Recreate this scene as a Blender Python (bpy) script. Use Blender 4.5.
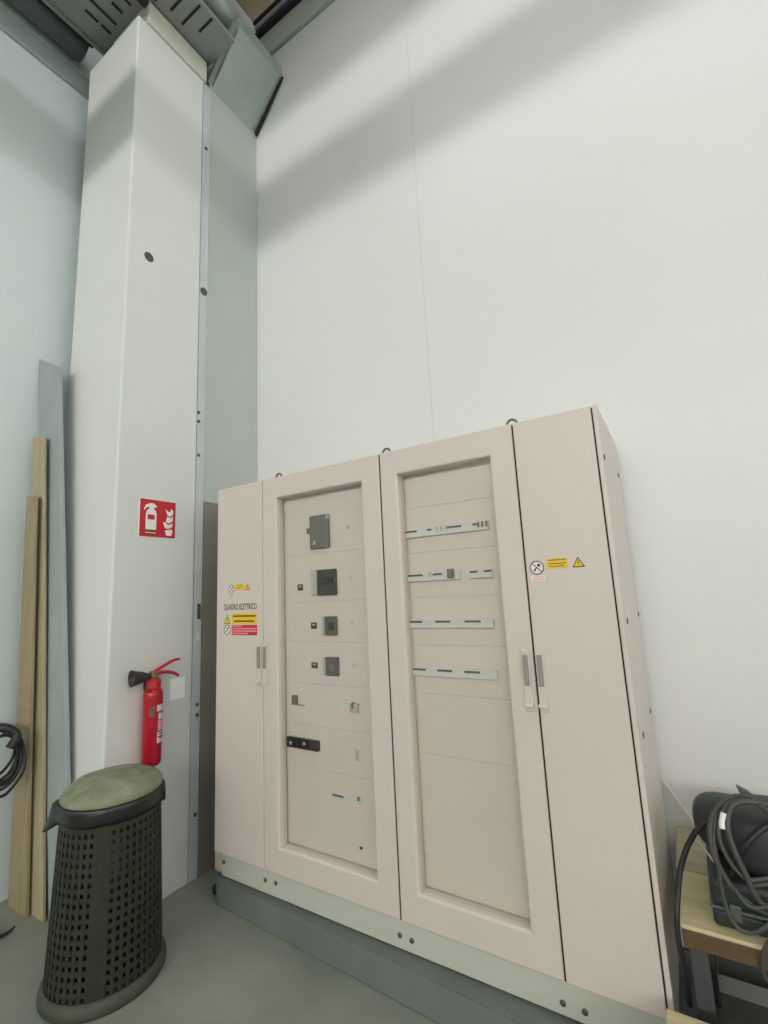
import bpy, bmesh, math, random
from mathutils import Vector, Matrix, noise
random.seed(7)
C = bpy.context.scene.collection
for o in list(bpy.data.objects): bpy.data.objects.remove(o)

# ------------------------------------------------------------------ camera
EYE = Vector((0, 0, 1.69)); FPX = 468.0
RM = Matrix(((0.84641917, -0.12707337, -0.51713339),
             (0.53040337, 0.11473587, 0.8399452),
             (-0.04740092, -0.98523502, 0.16451478)))   # camera (right, down, forward) -> world
cam = bpy.data.cameras.new('camera'); co = bpy.data.objects.new('camera', cam); C.objects.link(co)
cam.sensor_fit = 'HORIZONTAL'; cam.sensor_width = 36.0; cam.lens = FPX / 768 * 36.0
cam.clip_start = 0.02; cam.clip_end = 300
m4 = Matrix.Identity(4)
for i in range(3):
    m4[i][0] = RM[i][0]; m4[i][1] = -RM[i][1]; m4[i][2] = -RM[i][2]; m4[i][3] = EYE[i]
co.matrix_world = m4
bpy.context.scene.camera = co

def at(px, py, axis, val):
    """point where the ray through a photo pixel meets the plane axis = val"""
    d = RM @ Vector((px - 384, py - 512, FPX))
    t = (val - EYE[axis]) / d[axis]
    return EYE + d * t

# ------------------------------------------------------------------ light
sc = bpy.context.scene
w = bpy.data.worlds.new('sky'); sc.world = w; w.use_nodes = True
bg = w.node_tree.nodes['Background']
bg.inputs['Color'].default_value = (0.95, 0.975, 1.0, 1); bg.inputs['Strength'].default_value = 1.18
al = bpy.data.lights.new('high_window_daylight', 'AREA'); al.shape = 'RECTANGLE'
al.size = 18.0; al.size_y = 0.9; al.energy = 355; al.color = (1.0, 0.98, 0.94)
ao = bpy.data.objects.new('high_window_daylight', al); C.objects.link(ao)
ao.location = (2.0, -14.0, 6.45); ao.rotation_euler = (math.radians(90), 0, 0)   # faces +Y
sl = bpy.data.lights.new('added_top_fill', 'AREA'); sl.shape = 'RECTANGLE'
sl.size = 7.0; sl.size_y = 1.3; sl.energy = 23; sl.color = (0.97, 0.99, 1.0)
so = bpy.data.objects.new('added_top_fill', sl); C.objects.link(so)
so.location = (1.3, 0.4, 7.03)                                                   # added unseen overhead fill, fades down the wall; faces down
sc.view_settings.view_transform = 'Standard'; sc.view_settings.look = 'None'
sc.view_settings.gamma = 1.0; sc.view_settings.use_curve_mapping = False
sc.view_settings.exposure = 1.7

# ------------------------------------------------------------------ materials
def lin(c):
    return tuple(((v / 255) / 12.92 if v / 255 <= 0.04045 else ((v / 255 + 0.055) / 1.055) ** 2.4) for v in c)
MATS = {}
def mat(name, rgb, rough=0.5, metal=0.0, var=0.0, vscale=4.0, bump=0.0, bscale=60.0, spec=0.5, rgb2=None, stretch=None):
    m = bpy.data.materials.new(name); m.use_nodes = True
    nt = m.node_tree; b = nt.nodes['Principled BSDF']
    b.inputs['Roughness'].default_value = rough; b.inputs['Metallic'].default_value = metal
    b.inputs['Specular IOR Level'].default_value = spec
    c = lin(rgb)
    tc = nt.nodes.new('ShaderNodeTexCoord'); geo = nt.nodes.new('ShaderNodeNewGeometry')
    mp = nt.nodes.new('ShaderNodeMapping'); nt.links.new(geo.outputs['Position'], mp.inputs['Vector'])
    if stretch: mp.inputs['Scale'].default_value = stretch
    if var > 0 or rgb2:
        n = nt.nodes.new('ShaderNodeTexNoise'); n.inputs['Scale'].default_value = vscale; n.inputs['Detail'].default_value = 6
        nt.links.new(mp.outputs['Vector'], n.inputs['Vector'])
        r = nt.nodes.new('ShaderNodeValToRGB')
        r.color_ramp.elements[0].position = 0.32; r.color_ramp.elements[1].position = 0.68
        a = c if rgb2 else tuple(v * (1 - var) for v in c)
        d = lin(rgb2) if rgb2 else tuple(min(1, v * (1 + var)) for v in c)
        r.color_ramp.elements[0].color = (*a, 1); r.color_ramp.elements[1].color = (*d, 1)
        nt.links.new(n.outputs['Fac'], r.inputs['Fac']); nt.links.new(r.outputs['Color'], b.inputs['Base Color'])
    else:
        b.inputs['Base Color'].default_value = (*c, 1)
    if bump > 0:
        n2 = nt.nodes.new('ShaderNodeTexNoise'); n2.inputs['Scale'].default_value = bscale; n2.inputs['Detail'].default_value = 4
        nt.links.new(mp.outputs['Vector'], n2.inputs['Vector'])
        bp = nt.nodes.new('ShaderNodeBump'); bp.inputs['Strength'].default_value = bump; bp.inputs['Distance'].default_value = 0.01
        nt.links.new(n2.outputs['Fac'], bp.inputs['Height']); nt.links.new(bp.outputs['Normal'], b.inputs['Normal'])
    MATS[name] = m; return m
mat('wall_paint', (222, 224, 222), 0.42, var=0.012, vscale=1.2, bump=0.03, bscale=25)
mat('wall_paint_left', (214, 226, 224), 0.45, var=0.015, vscale=1.0, bump=0.03, bscale=25)
mat('column_paint', (220, 222, 217), 0.6, var=0.02, vscale=2.0, bump=0.12, bscale=90)
mat('block_cream', (212, 212, 196), 0.8, var=0.05, vscale=8, bump=0.2)
mat('flashing', (184, 192, 186), 0.5, var=0.02, vscale=2, spec=0.4)
mat('angle_paint', (196, 201, 202), 0.5, var=0.03, vscale=6)
mat('galvanised', (176, 186, 182), 0.42, metal=0.35, var=0.05, vscale=5)
mat('soffit_metal', (150, 156, 152), 0.5, metal=0.2, var=0.05, vscale=4)
mat('duct_metal', (140, 145, 142), 0.45, metal=0.4, var=0.06, vscale=3)
mat('dark_gap', (38, 38, 36), 0.8)
mat('ceiling_beige', (176, 158, 128), 0.8, var=0.05, vscale=1.5)
mat('beam_dark', (40, 38, 46), 0.6)
mat('beam_blue', (40, 44, 92), 0.5)
mat('girder_paint', (150, 155, 155), 0.6)
mat('floor_concrete', (126, 133, 122), 0.55, vscale=2.2, rgb2=(152, 158, 144), bump=0.08, bscale=40)
mat('cabinet_paint', (213, 203, 195), 0.42, var=0.008, vscale=3, bump=0.02, bscale=300)
mat('cabinet_inner', (220, 210, 202), 0.45, var=0.01, vscale=3)
mat('cabinet_plinth', (200, 203, 192), 0.5, var=0.02, vscale=3)
mat('plinth_end', (190, 184, 164), 0.55, var=0.03, vscale=5)
mat('base_steel', (112, 120, 118), 0.5, var=0.08, vscale=5)
mat('handle_grey', (150, 144, 139), 0.4)
mat('breaker_grey', (112, 109, 104), 0.45)
mat('breaker_dark', (58, 56, 53), 0.4)
mat('breaker_mid', (96, 94, 90), 0.4)
mat('breaker_light', (188, 186, 182), 0.4)
mat('module_white', (214, 214, 212), 0.4)
mat('slot_dark', (92, 90, 86), 0.6)
mat('black_plastic', (34, 34, 36), 0.45)
mat('bolt_dark', (96, 94, 86), 0.45, metal=0.5)
mat('eyebolt_steel', (130, 125, 115), 0.4, metal=0.7)
mat('sticker_yellow', (236, 198, 40), 0.5)
mat('sticker_red', (208, 48, 66), 0.5)
mat('sticker_pink', (232, 160, 165), 0.5)
mat('sticker_white', (236, 232, 228), 0.5)
mat('sign_red', (200, 36, 50), 0.45)
mat('sign_white', (240, 238, 238), 0.45)
mat('sign_strip', (110, 78, 30), 0.5)
mat('print_dark', (70, 62, 58), 0.6)
mat('print_mauve', (122, 82, 86), 0.6)
mat('print_green', (110, 130, 60), 0.6)
mat('ext_red', (172, 20, 42), 0.28)
mat('ext_label', (214, 206, 206), 0.45)
mat('ext_label_dark', (118, 78, 74), 0.5)
mat('horn_black', (52, 54, 54), 0.5)
mat('lever_red', (186, 40, 56), 0.4)
mat('brass', (150, 120, 90), 0.35, metal=0.6)
mat('bin_plastic', (39, 42, 32), 0.55, var=0.12, vscale=12, bump=0.1)
mat('bin_lid', (116, 126, 100), 0.75, vscale=14, rgb2=(150, 150, 128), bump=0.25, bscale=70)
mat('bin_bag', (30, 34, 36), 0.32, bump=0.5, bscale=28)
mat('bin_base', (68, 72, 58), 0.6, var=0.1, vscale=8)
mat('wood_pale', (182, 172, 140), 0.65, rgb2=(164, 150, 116), vscale=3, stretch=(14, 14, 1.2), bump=0.1, bscale=30)
mat('wood_tan', (164, 150, 120), 0.65, rgb2=(148, 132, 102), vscale=3, stretch=(14, 14, 1.2), bump=0.1, bscale=30)
mat('board_grey', (158, 168, 170), 0.6, var=0.06, vscale=4, bump=0.08)
mat('bench_wood', (206, 196, 158), 0.6, rgb2=(192, 178, 136), vscale=4, stretch=(1.5, 10, 10), bump=0.08, bscale=40)
mat('bench_wood_old', (170, 164, 138), 0.65, rgb2=(156, 148, 120), vscale=4, stretch=(1.5, 10, 10), bump=0.08, bscale=40)
mat('bench_edge', (100, 80, 56), 0.7, rgb2=(82, 64, 44), vscale=6, stretch=(2, 10, 10))
mat('bench_steel', (74, 76, 78), 0.5, var=0.1, vscale=6)
mat('sheet_metal', (132, 128, 118), 0.6, var=0.05, vscale=4)
mat('case_dark', (46, 54, 53), 0.5, var=0.06, vscale=10)
mat('case_edge', (84, 92, 90), 0.45)
mat('bag_dark', (50, 52, 57), 0.55, bump=0.15, bscale=50)
mat('cable_grey', (70, 70, 68), 0.5)
mat('cable_pale', (200, 198, 178), 0.5)
mat('cable_black', (36, 36, 40), 0.45)
mat('rag_green', (96, 108, 98), 0.8, var=0.15, vscale=20)
mat('paper_white', (252, 252, 250), 0.6)
mat('putty', (222, 224, 206), 0.6)
# thin glass: see-through with a fresnel reflection
g = bpy.data.materials.new('door_glass'); g.use_nodes = True; nt = g.node_tree
for n in list(nt.nodes):
    if n.type != 'OUTPUT_MATERIAL': nt.nodes.remove(n)
lw = nt.nodes.new('ShaderNodeLayerWeight'); lw.inputs['Blend'].default_value = 0.5
pwn = nt.nodes.new('ShaderNodeMath'); pwn.operation = 'POWER'; pwn.inputs[1].default_value = 5.0
nt.links.new(lw.outputs['Facing'], pwn.inputs[0])
fr = nt.nodes.new('ShaderNodeMath'); fr.operation = 'MULTIPLY_ADD'; fr.inputs[1].default_value = 0.9; fr.inputs[2].default_value = 0.025
nt.links.new(pwn.outputs[0], fr.inputs[0])
tr = nt.nodes.new('ShaderNodeBsdfTransparent'); tr.inputs['Color'].default_value = (0.975, 0.975, 0.968, 1)
gl = nt.nodes.new('ShaderNodeBsdfGlossy'); gl.inputs['Roughness'].default_value = 0.06
mx = nt.nodes.new('ShaderNodeMixShader')
nt.links.new(fr.outputs[0], mx.inputs[0]); nt.links.new(tr.outputs[0], mx.inputs[1]); nt.links.new(gl.outputs[0], mx.inputs[2])
nt.links.new(mx.outputs[0], nt.nodes['Material Output'].inputs['Surface'])
MATS['door_glass'] = g

# ------------------------------------------------------------------ mesh helpers (world coordinates in, objects out)
def wloc(o):
    v = Vector(o.location)
    while o.parent: o = o.parent; v += o.location
    return v
def put(name, bm, m, parent=None, smooth=False, origin=None):
    """link a bmesh given in world coordinates as one mesh object"""
    bmesh.ops.recalc_face_normals(bm, faces=bm.faces[:])
    vs = [v.co for v in bm.verts]
    if origin is None:
        lo = [min(v[i] for v in vs) for i in range(3)]; hi = [max(v[i] for v in vs) for i in range(3)]
        origin = Vector(((lo[0] + hi[0]) / 2, (lo[1] + hi[1]) / 2, lo[2]))
    origin = Vector(origin)
    for v in bm.verts: v.co -= origin
    me = bpy.data.meshes.new(name); bm.to_mesh(me); bm.free()
    if smooth:
        for p in me.polygons: p.use_smooth = True
    if m: me.materials.append(MATS[m])
    o = bpy.data.objects.new(name, me); C.objects.link(o)
    if parent:
        o.parent = parent; o.location = origin - wloc(parent)
    else: o.location = origin
    return o
def inst(name, src, loc, parent=None):
    o = bpy.data.objects.new(name, src.data); C.objects.link(o)
    if parent: o.parent = parent; o.location = Vector(loc) - wloc(parent)
    else: o.location = loc
    return o
def tag(o, label, cat, group=None, kind=None):
    o['label'] = label; o['category'] = cat
    if group: o['group'] = group
    if kind: o['kind'] = kind
    return o
def thing(name, loc, label, cat, group=None):
    o = bpy.data.objects.new(name, None); C.objects.link(o); o.location = loc; o.empty_display_size = 0.1
    return tag(o, label, cat, group)
def struct(o, label, cat):
    return tag(o, label, cat, kind='structure')
def box(bm, x0, x1, y0, y1, z0, z1, bev=0.0, seg=2):
    r = bmesh.ops.create_cube(bm, size=1.0)
    for v in r['verts']:
        v.co = Vector(((x0 + x1) / 2 + v.co.x * (x1 - x0), (y0 + y1) / 2 + v.co.y * (y1 - y0), (z0 + z1) / 2 + v.co.z * (z1 - z0)))
    if bev > 0:
        es = list({e for v in r['verts'] for e in v.link_edges})
        bmesh.ops.bevel(bm, geom=es, offset=bev, segments=seg, profile=0.5, affect='EDGES')
def bx(name, m, parent, x0, x1, y0, y1, z0, z1, bev=0.0, seg=2):
    bm = bmesh.new(); box(bm, x0, x1, y0, y1, z0, z1, bev, seg); return put(name, bm, m, parent)
def prism(bm, pts, vec):
    """extrude a planar polygon of world points along vec"""
    vec = Vector(vec)
    a = [bm.verts.new(Vector(p)) for p in pts]; b = [bm.verts.new(Vector(p) + vec) for p in pts]
    n = len(pts)
    bm.faces.new(a); bm.faces.new(b[::-1])
    for i in range(n): bm.faces.new((a[i], b[i], b[(i + 1) % n], a[(i + 1) % n]))
def lathe(bm, prof, c, axis=(0, 0, 1), n=32, close=True):
    axis = Vector(axis).normalized(); c = Vector(c)
    u = axis.orthogonal().normalized(); v = axis.cross(u)
    rings = []
    for r, h in prof:
        if r < 1e-6: rings.append([bm.verts.new(c + axis * h)])
        else: rings.append([bm.verts.new(c + axis * h + (u * math.cos(2 * math.pi * i / n) + v * math.sin(2 * math.pi * i / n)) * r) for i in range(n)])
    for a, b in zip(rings, rings[1:]):
        for i in range(n):
            j = (i + 1) % n
            if len(a) == 1 and len(b) == 1: continue
            if len(a) == 1: bm.faces.new((a[0], b[i], b[j]))
            elif len(b) == 1: bm.faces.new((a[i], a[j], b[0]))
            else: bm.faces.new((a[i], a[j], b[j], b[i]))
    if close:
        for ring in (rings[0], rings[-1]):
            if len(ring) > 2: bm.faces.new(ring)
def spline(pts, n=8, closed=False):
    P = [Vector(p) for p in pts]; out = []
    k = len(P); rng = range(k if closed else k - 1)
    for i in rng:
        p0 = P[(i - 1) % k] if closed or i > 0 else P[0]; p1 = P[i]; p2 = P[(i + 1) % k]
        p3 = P[(i + 2) % k] if closed or i + 2 < k else P[-1]
        for s in range(n):
            t = s / n
            out.append(0.5 * ((2 * p1) + (p2 - p0) * t + (2 * p0 - 5 * p1 + 4 * p2 - p3) * t * t + (3 * p1 - p0 - 3 * p2 + p3) * t ** 3))
    if not closed: out.append(P[-1])
    return out
def tube(bm, path, r, n=8, closed=False):
    path = [Vector(p) for p in path]; k = len(path); rings = []
    t0 = (path[1] - path[0]).normalized(); u = t0.orthogonal().normalized()
    for i, p in enumerate(path):
        a = path[(i - 1) % k] if closed or i > 0 else path[0]
        b = path[(i + 1) % k] if closed or i < k - 1 else path[-1]
        t = (b - a).normalized(); u = (u - t * u.dot(t)).normalized(); v = t.cross(u)
        rr = r(i / max(1, k - 1)) if callable(r) else r
        rings.append([bm.verts.new(p + (u * math.cos(2 * math.pi * q / n) + v * math.sin(2 * math.pi * q / n)) * rr) for q in range(n)])
    for i in range(k if closed else k - 1):
        a, b = rings[i], rings[(i + 1) % k]
        for q in range(n): bm.faces.new((a[q], a[(q + 1) % n], b[(q + 1) % n], b[q]))
    if not closed: bm.faces.new(rings[0][::-1]); bm.faces.new(rings[-1])
def tb(name, m, parent, pts, r, n=8, sub=8, closed=False):
    bm = bmesh.new(); tube(bm, spline(pts, sub, closed), r, n, closed); return put(name, bm, m, parent, smooth=True)

# ------------------------------------------------------------------ the hall
YW = 2.57; XL = -3.60; XS = -2.74
struct(bx('floor', 'floor_concrete', None, -3.8, 9.0, -30.0, 2.8, -0.12, 0.0), 'grey concrete floor of the hall', 'floor')
# back wall: backing sheet and tall sandwich panels with fine joints
wb = struct(bx('wall_back', 'dark_gap', None, -3.8, 9.0, YW + 0.012, YW + 0.16, 0.0, 6.95), 'tall white panel wall behind the electrical cabinet', 'wall')
edges = [-2.80, -1.192, 1.92, 5.03, 8.14]
for a, b in zip(edges, edges[1:]):
    bx('wall_panel', 'wall_paint', wb, a + 0.0006, b - 0.0006, YW, YW + 0.03, 0.0, 6.55, 0.0015, 1)
wl = struct(bx('wall_left', 'wall_paint_left', None, XL - 0.18, XL, -16.0, YW + 0.02, 0.0, 7.05), 'white side wall behind the leaning planks', 'wall')
bx('top_flashing', 'galvanised', wl, XL - 0.02, XL + 0.03, -6.0, 1.80, 5.75, 5.92, 0.008)
bm = bmesh.new()
for a in ((-3.8, 9.0, -16.0, -0.25), (-3.8, -2.2, -0.25, 1.05), (4.8, 9.0, -0.25, 1.05), (-3.8, 9.0, 1.05, 2.8)): box(bm, *a, 7.05, 7.2)
cl = struct(put('ceiling', bm, 'ceiling_beige'), 'beige roof underside high above the wall', 'ceiling')
bx('added_roof_pane', 'putty', cl, -2.2, 4.8, -0.25, 1.05, 7.10, 7.12)  # unseen pane added in the roof to go with the overhead fill
struct(bx('wall_front', 'wall_paint', None, -3.8, 9.0, -15.0, -14.8, 0.0, 5.6), 'white front wall of the hall below its high windows', 'wall')
struct(bx('wall_right', 'wall_paint', None, 9.0, 9.2, -15.0, 2.8, 0.0, 4.4), 'white far side wall of the hall below its high windows', 'wall')
t1 = struct(bx('trim_1', 'flashing', None, -2.72, 9.0, YW - 0.03, YW + 0.01, 6.56, 6.80, 0.004), 'grey metal trim along the top of the back wall', 'trim')
pu = thing('roof_purlin', (0, 2.5, 6.82), 'dark and blue roof purlin running above the back wall', 'beam')
bx('lower_flange', 'beam_dark', pu, -2.70, 9.0, 2.50, 2.565, 6.805, 6.83)
bx('web', 'beam_blue', pu, -2.70, 9.0, 2.515, 2.535, 6.83, 6.88)
bx('middle_strip', 'breaker_light', pu, -2.70, 9.0, 2.50, 2.53, 6.88, 6.92)
bx('upper_flange', 'beam_dark', pu, -2.70, 9.0, 2.48, 2.56, 6.92, 6.945)
# unseen beams added behind the viewpoint to shade bands of the wall
gd = thing('shading_girder', (2.5, -0.6, 5.03), 'unseen grey girder added overhead to shade a wall band', 'beam')
bx('web', 'girder_paint', gd, -3.55, 9.0, -0.62, -0.58, 5.04, 5.46)
bx('bottom_flange', 'girder_paint', gd, -3.55, 9.0, -0.75, -0.45, 5.01, 5.04)
bx('top_flange', 'girder_paint', gd, -3.55, 9.0, -0.75, -0.45, 5.46, 5.49)
tag(bx('shading_beam', 'girder_paint', None, -3.55, 9.0, -0.72, -0.48, 5.93, 7.05), 'unseen deep grey beam added to shade the upper wall', 'beam')

# ------------------------------------------------------------------ column in the corner
col = thing('concrete_column', (-3.07, 1.73, 0), 'white painted concrete column standing in the room corner', 'column')
bx('shaft', 'column_paint', col, -3.405, XS, 1.46, 2.0, 0.0, 5.80, 0.012, 3)
bx('head_block', 'block_cream', col, -3.20, XS + 0.015, 1.52, 2.02, 5.80, 5.99, 0.01)  # cream block between the column shaft and the soffit
def disc(name, m, parent, c, axis, r, t, n=14):
    bm = bmesh.new(); lathe(bm, [(r, 0), (r, t * 0.6), (r * 0.75, t)], c, axis, n); return put(name, bm, m, parent)
disc('bolt_hole', 'bolt_dark', col, (XS - 0.004, 1.604, 3.966), (1, 0, 0), 0.034, 0.008)
# steel angle covering the joint beside the column
an = thing('steel_angle', (XS, 2.035, 0), 'narrow bolted steel angle closing the joint beside the column', 'steel profile')
bx('flange', 'angle_paint', an, XS - 0.02, XS - 0.004, 2.003, 2.065, 0.0, 5.80, 0.002)
b0 = disc('bolt', 'bolt_dark', an, (XS - 0.004, 2.035, 3.955), (1, 0, 0), 0.028, 0.012)
for y, z in ((2.012, 2.996), (2.014, 2.93), (2.018, 2.682), (2.040, 1.02), (2.042, 0.956), (2.040, 0.368), (2.035, 5.2)):
    disc('bolt', 'bolt_dark', an, (XS - 0.004, y, z), (1, 0, 0), 0.012, 0.008)
bx('clip', 'bolt_dark', an, XS - 0.006, XS + 0.006, 2.03, 2.05, 1.56, 1.66, 0.002)
bx('putty_spot', 'putty', an, XS - 0.006, XS + 0.004, 2.025, 2.05, 1.42, 1.47, 0.004)
bx('weld_seam', 'putty', an, XS - 0.006, XS + 0.0, 2.058, 2.064, 3.95, 5.2, 0.001)
struct(bx('trim_2', 'flashing', None, XS - 0.06, XS - 0.012, 2.067, YW - 0.004, 0.0, 7.04), 'grey flashing panel between the column and the back wall', 'trim')
tag(bx('sheet_panel', 'sheet_metal', None, XS - 0.011, XS - 0.003, 2.069, 2.5, 0.0, 2.36, 0.001), 'dark grey metal sheet standing in the gap beside the cabinet', 'panel')

# ------------------------------------------------------------------ gutter box, soffit and duct under the roof
gt = thing('gutter_box', (-2.55, 2.3, 5.84), 'grey sloping metal gutter box high in the room corner', 'gutter')
bm = bmesh.new()
prism(bm, [(XS - 0.01, 2.09, 5.83), (-2.42, 2.09, 6.19), (-2.42, 2.09, 6.30), (XS - 0.01, 2.09, 6.30)], (0, 0.455, 0))
put('trough', bm, 'galvanised', gt)
bm = bmesh.new(); prism(bm, [(XS - 0.01, 2.05, 5.86), (-2.46, 2.05, 6.19), (-2.46, 2.05, 6.24), (XS - 0.01, 2.05, 5.93)], (0, 0.036, 0))
put('end_plate', bm, 'soffit_metal', gt)
bm = bmesh.new(); prism(bm, [(-2.412, 2.542, 6.18), (-2.40, 2.542, 6.19), (-2.735, 2.542, 5.79), (-2.745, 2.542, 5.82)], (0, 0.02, 0))
put('seal', bm, 'dark_gap', gt)
bm = bmesh.new(); lathe(bm, [(0.085, 0), (0.09, 0.01), (0.09, 0.3), (0.08, 0.3)], (-2.56, 2.10, 6.38), (0, -1, 0), 24)
put('pipe_stub', bm, 'galvanised', gt, smooth=True)
# slotted soffit of sheet metal panels on both sides of the column head
sf = thing('slotted_soffit', (-3.0, 1.4, 6.0), 'grey metal soffit with long dark slots around the column head', 'soffit')
for i, (x0, x1, y0, y1) in enumerate(((-3.33, -2.74, -0.55, 2.05), (-2.735, -2.43, -0.55, 2.05))):
    bx('soffit_panel', 'soffit_metal', sf, x0, x1, y0, y1, 6.0, 6.03, 0.003)
bx('side_lip', 'soffit_metal', sf, -3.345, -3.333, -0.55, 1.9, 5.97, 6.06)
def slot_y(x, y0, y1): bx('slot', 'dark_gap', sf, x - 0.007, x + 0.007, y0, y1, 5.992, 6.004)
def slot_x(y, x0, x1): bx('slot', 'dark_gap', sf, x0, x1, y - 0.007, y + 0.007, 5.992, 6.004)
for x, y0, y1 in ((-3.169, 1.30, 1.392), (-3.167, 1.414, 1.485), (-3.075, 1.12, 1.475), (-2.967, 1.385, 1.46), (-2.967, 1.2, 1.31), (-2.87, 1.40, 1.47), (-3.17, 1.0, 1.2), (-2.77, 1.2, 1.4)):
    slot_y(x, y0, y1)
for y, x0, x1 in ((1.748, -2.665, -2.455), (1.649, -2.655, -2.45), (1.55, -2.70, -2.5), (1.85, -2.60, -2.45)):
    slot_x(y, x0, x1)
bx('dark_joint', 'dark_gap', sf, -3.37, -3.346, 0.6, 1.45, 5.975, 6.015)
bx('hanger_bracket', 'dark_gap', sf, -2.72, -2.67, 1.40, 1.49, 5.86, 6.0, 0.004)
bm = bmesh.new(); lathe(bm, [(0.108, 0), (0.108, 2.2), (0.11, 2.21), (0.11, 2.24), (0.108, 2.25), (0.108, 3.1)], (-3.488, 1.44, 6.06), (0, -1, 0), 40)
tag(put('ventilation_duct', bm, 'duct_metal', None, smooth=True), 'round grey ventilation duct above the side wall', 'duct')

# ------------------------------------------------------------------ electrical cabinet
YD = 1.90; YP = 1.965
cab = thing('electrical_cabinet', (-1.29, 2.22, 0.15), 'large beige steel electrical cabinet with two glazed doors', 'cabinet')
bx('plinth', 'cabinet_plinth', cab, -2.40, -0.20, 1.966, 2.52, 0.15, 0.297, 0.003)
bx('plinth_end_cap', 'plinth_end', cab, -2.475, -2.402, 1.968, 2.50, 0.15, 0.296, 0.02, 3)
bm = bmesh.new()
box(bm, -2.383, -0.212, 1.99, 2.545, 0.30, 2.352)
put('carcass', bm, 'cabinet_inner', cab)
bx('side_panel', 'cabinet_paint', cab, -0.205, -0.188, 1.903, 2.55, 0.30, 2.36, 0.003)
bx('side_panel', 'cabinet_paint', cab, -2.386, -2.372, 1.935, 1.99, 0.30, 2.356, 0.002)
bx('top_cover', 'cabinet_paint', cab, -2.384, -0.208, 1.93, 2.548, 2.345, 2.362, 0.003)
for xs in (-1.186, -0.519, -0.2075): bx('gasket', 'dark_gap', cab, xs - 0.006, xs + 0.0045, 1.908, 1.93, 0.305, 2.35)
bx('post', 'cabinet_paint', cab, -2.01, -1.99, 1.93, 1.99, 0.30, 2.345)
ebolt = None
for ex, ey in ((-1.945, 1.985), (-1.19, 1.985), (-0.54, 1.985)):
    bm = bmesh.new(); tube(bm, [Vector((ex + 0.022 * math.cos(a), ey, 2.382 + 0.022 * math.sin(a))) for a in [2 * math.pi * i / 20 for i in range(20)]], 0.006, 8, True)
    lathe(bm, [(0.014, 0), (0.014, 0.008), (0.007, 0.010)], (ex, ey, 2.3615), (0, 0, 1), 12)
    put('lifting_eye', bm, 'eyebolt_steel', cab, smooth=True)
# plinth and side screws
for px, py in ((224, 862), (265.5, 880), (276, 883), (400, 935), (412, 940.5), (563, 1003), (585, 1012)):
    p = at(px, py, 1, 1.966)
    bm = bmesh.new(); lathe(bm, [(0.0, 0), (0.0105, 0), (0.0105, 0.004), (0.006, 0.007), (0, 0.007)], p, (0, -1, 0), 12)
    put('plinth_screw', bm, 'bolt_dark', cab)
for px, py in ((604, 457), (618, 475), (627, 621), (638, 614), (650, 711), (643, 735)):
    p = at(px, py, 0, -0.188)
    bm = bmesh.new(); lathe(bm, [(0.0, 0), (0.012, 0), (0.012, 0.002), (0.007, 0.004), (0, 0.004)], p, (1, 0, 0), 12)
    put('side_screw', bm, 'bolt_dark', cab)

Z0, Z1 = 0.307, 2.357
def solid_door(x0, x1):
    return bx('solid_door', 'cabinet_paint', cab, x0, x1, YD, 1.926, Z0, Z1, 0.004, 3)
def glazed_door(x0, x1, rx0, rx1, rz0=0.432, rz1=2.235):
    bm = bmesh.new()
    def ring(a, b, c, d, y): return [bm.verts.new((px, y, pz)) for px, pz in ((a, c), (b, c), (b, d), (a, d))]
    e = 0.004
    rs = [ring(x0, x1, Z0, Z1, 1.926), ring(x0, x1, Z0, Z1, YD + e), ring(x0 + e, x1 - e, Z0 + e, Z1 - e, YD),
          ring(rx0 - 0.010, rx1 + 0.010, rz0 - 0.010, rz1 + 0.010, YD), ring(rx0 - 0.004, rx1 + 0.004, rz0 - 0.004, rz1 + 0.004, YD + 0.002),
          ring(rx0, rx1, rz0, rz1, YD + 0.008), ring(rx0 + 0.002, rx1 - 0.002, rz0 + 0.002, rz1 - 0.002, YD + 0.055),
          ring(rx0 - 0.03, rx1 + 0.03, rz0 - 0.03, rz1 + 0.03, YD + 0.055), ring(rx0 - 0.03, rx1 + 0.03, rz0 - 0.03, rz1 + 0.03, 1.926)]
    for a, b in zip(rs, rs[1:] + rs[:1]):
        for i in range(4): bm.faces.new((a[i], a[(i + 1) % 4], b[(i + 1) % 4], b[i]))
    d = put('glazed_door', bm, 'cabinet_paint', cab)
    bx('glass_pane', 'door_glass', d, rx0 + 0.0025, rx1 - 0.0025, YD + 0.028, YD + 0.032, rz0 + 0.0025, rz1 - 0.0025)
    return d
dl = solid_door(-2.384, -1.9975)
g1 = glazed_door(-1.9945, -1.190, -1.885, -1.300)
g2 = glazed_door(-1.182, -0.5225, -1.088, -0.628)
dr = solid_door(-0.5155, -0.2105)
def handle(door, x):
    bx('handle_housing', 'cabinet_paint', door, x - 0.017, x + 0.017, YD - 0.007, YD, 1.205, 1.435, 0.003)
    bx('handle_lever', 'handle_grey', door, x - 0.0095, x + 0.0095, YD - 0.016, YD - 0.007, 1.300, 1.416, 0.003)
    bx('lock_lip', 'cabinet_paint', door, x - 0.018, x + 0.018, YD - 0.022, YD - 0.007, 1.222, 1.236, 0.003)
handle(dl, -2.0205); handle(g1, -1.9735); handle(g2, -0.5515); handle(dr, -0.4965)

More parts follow.
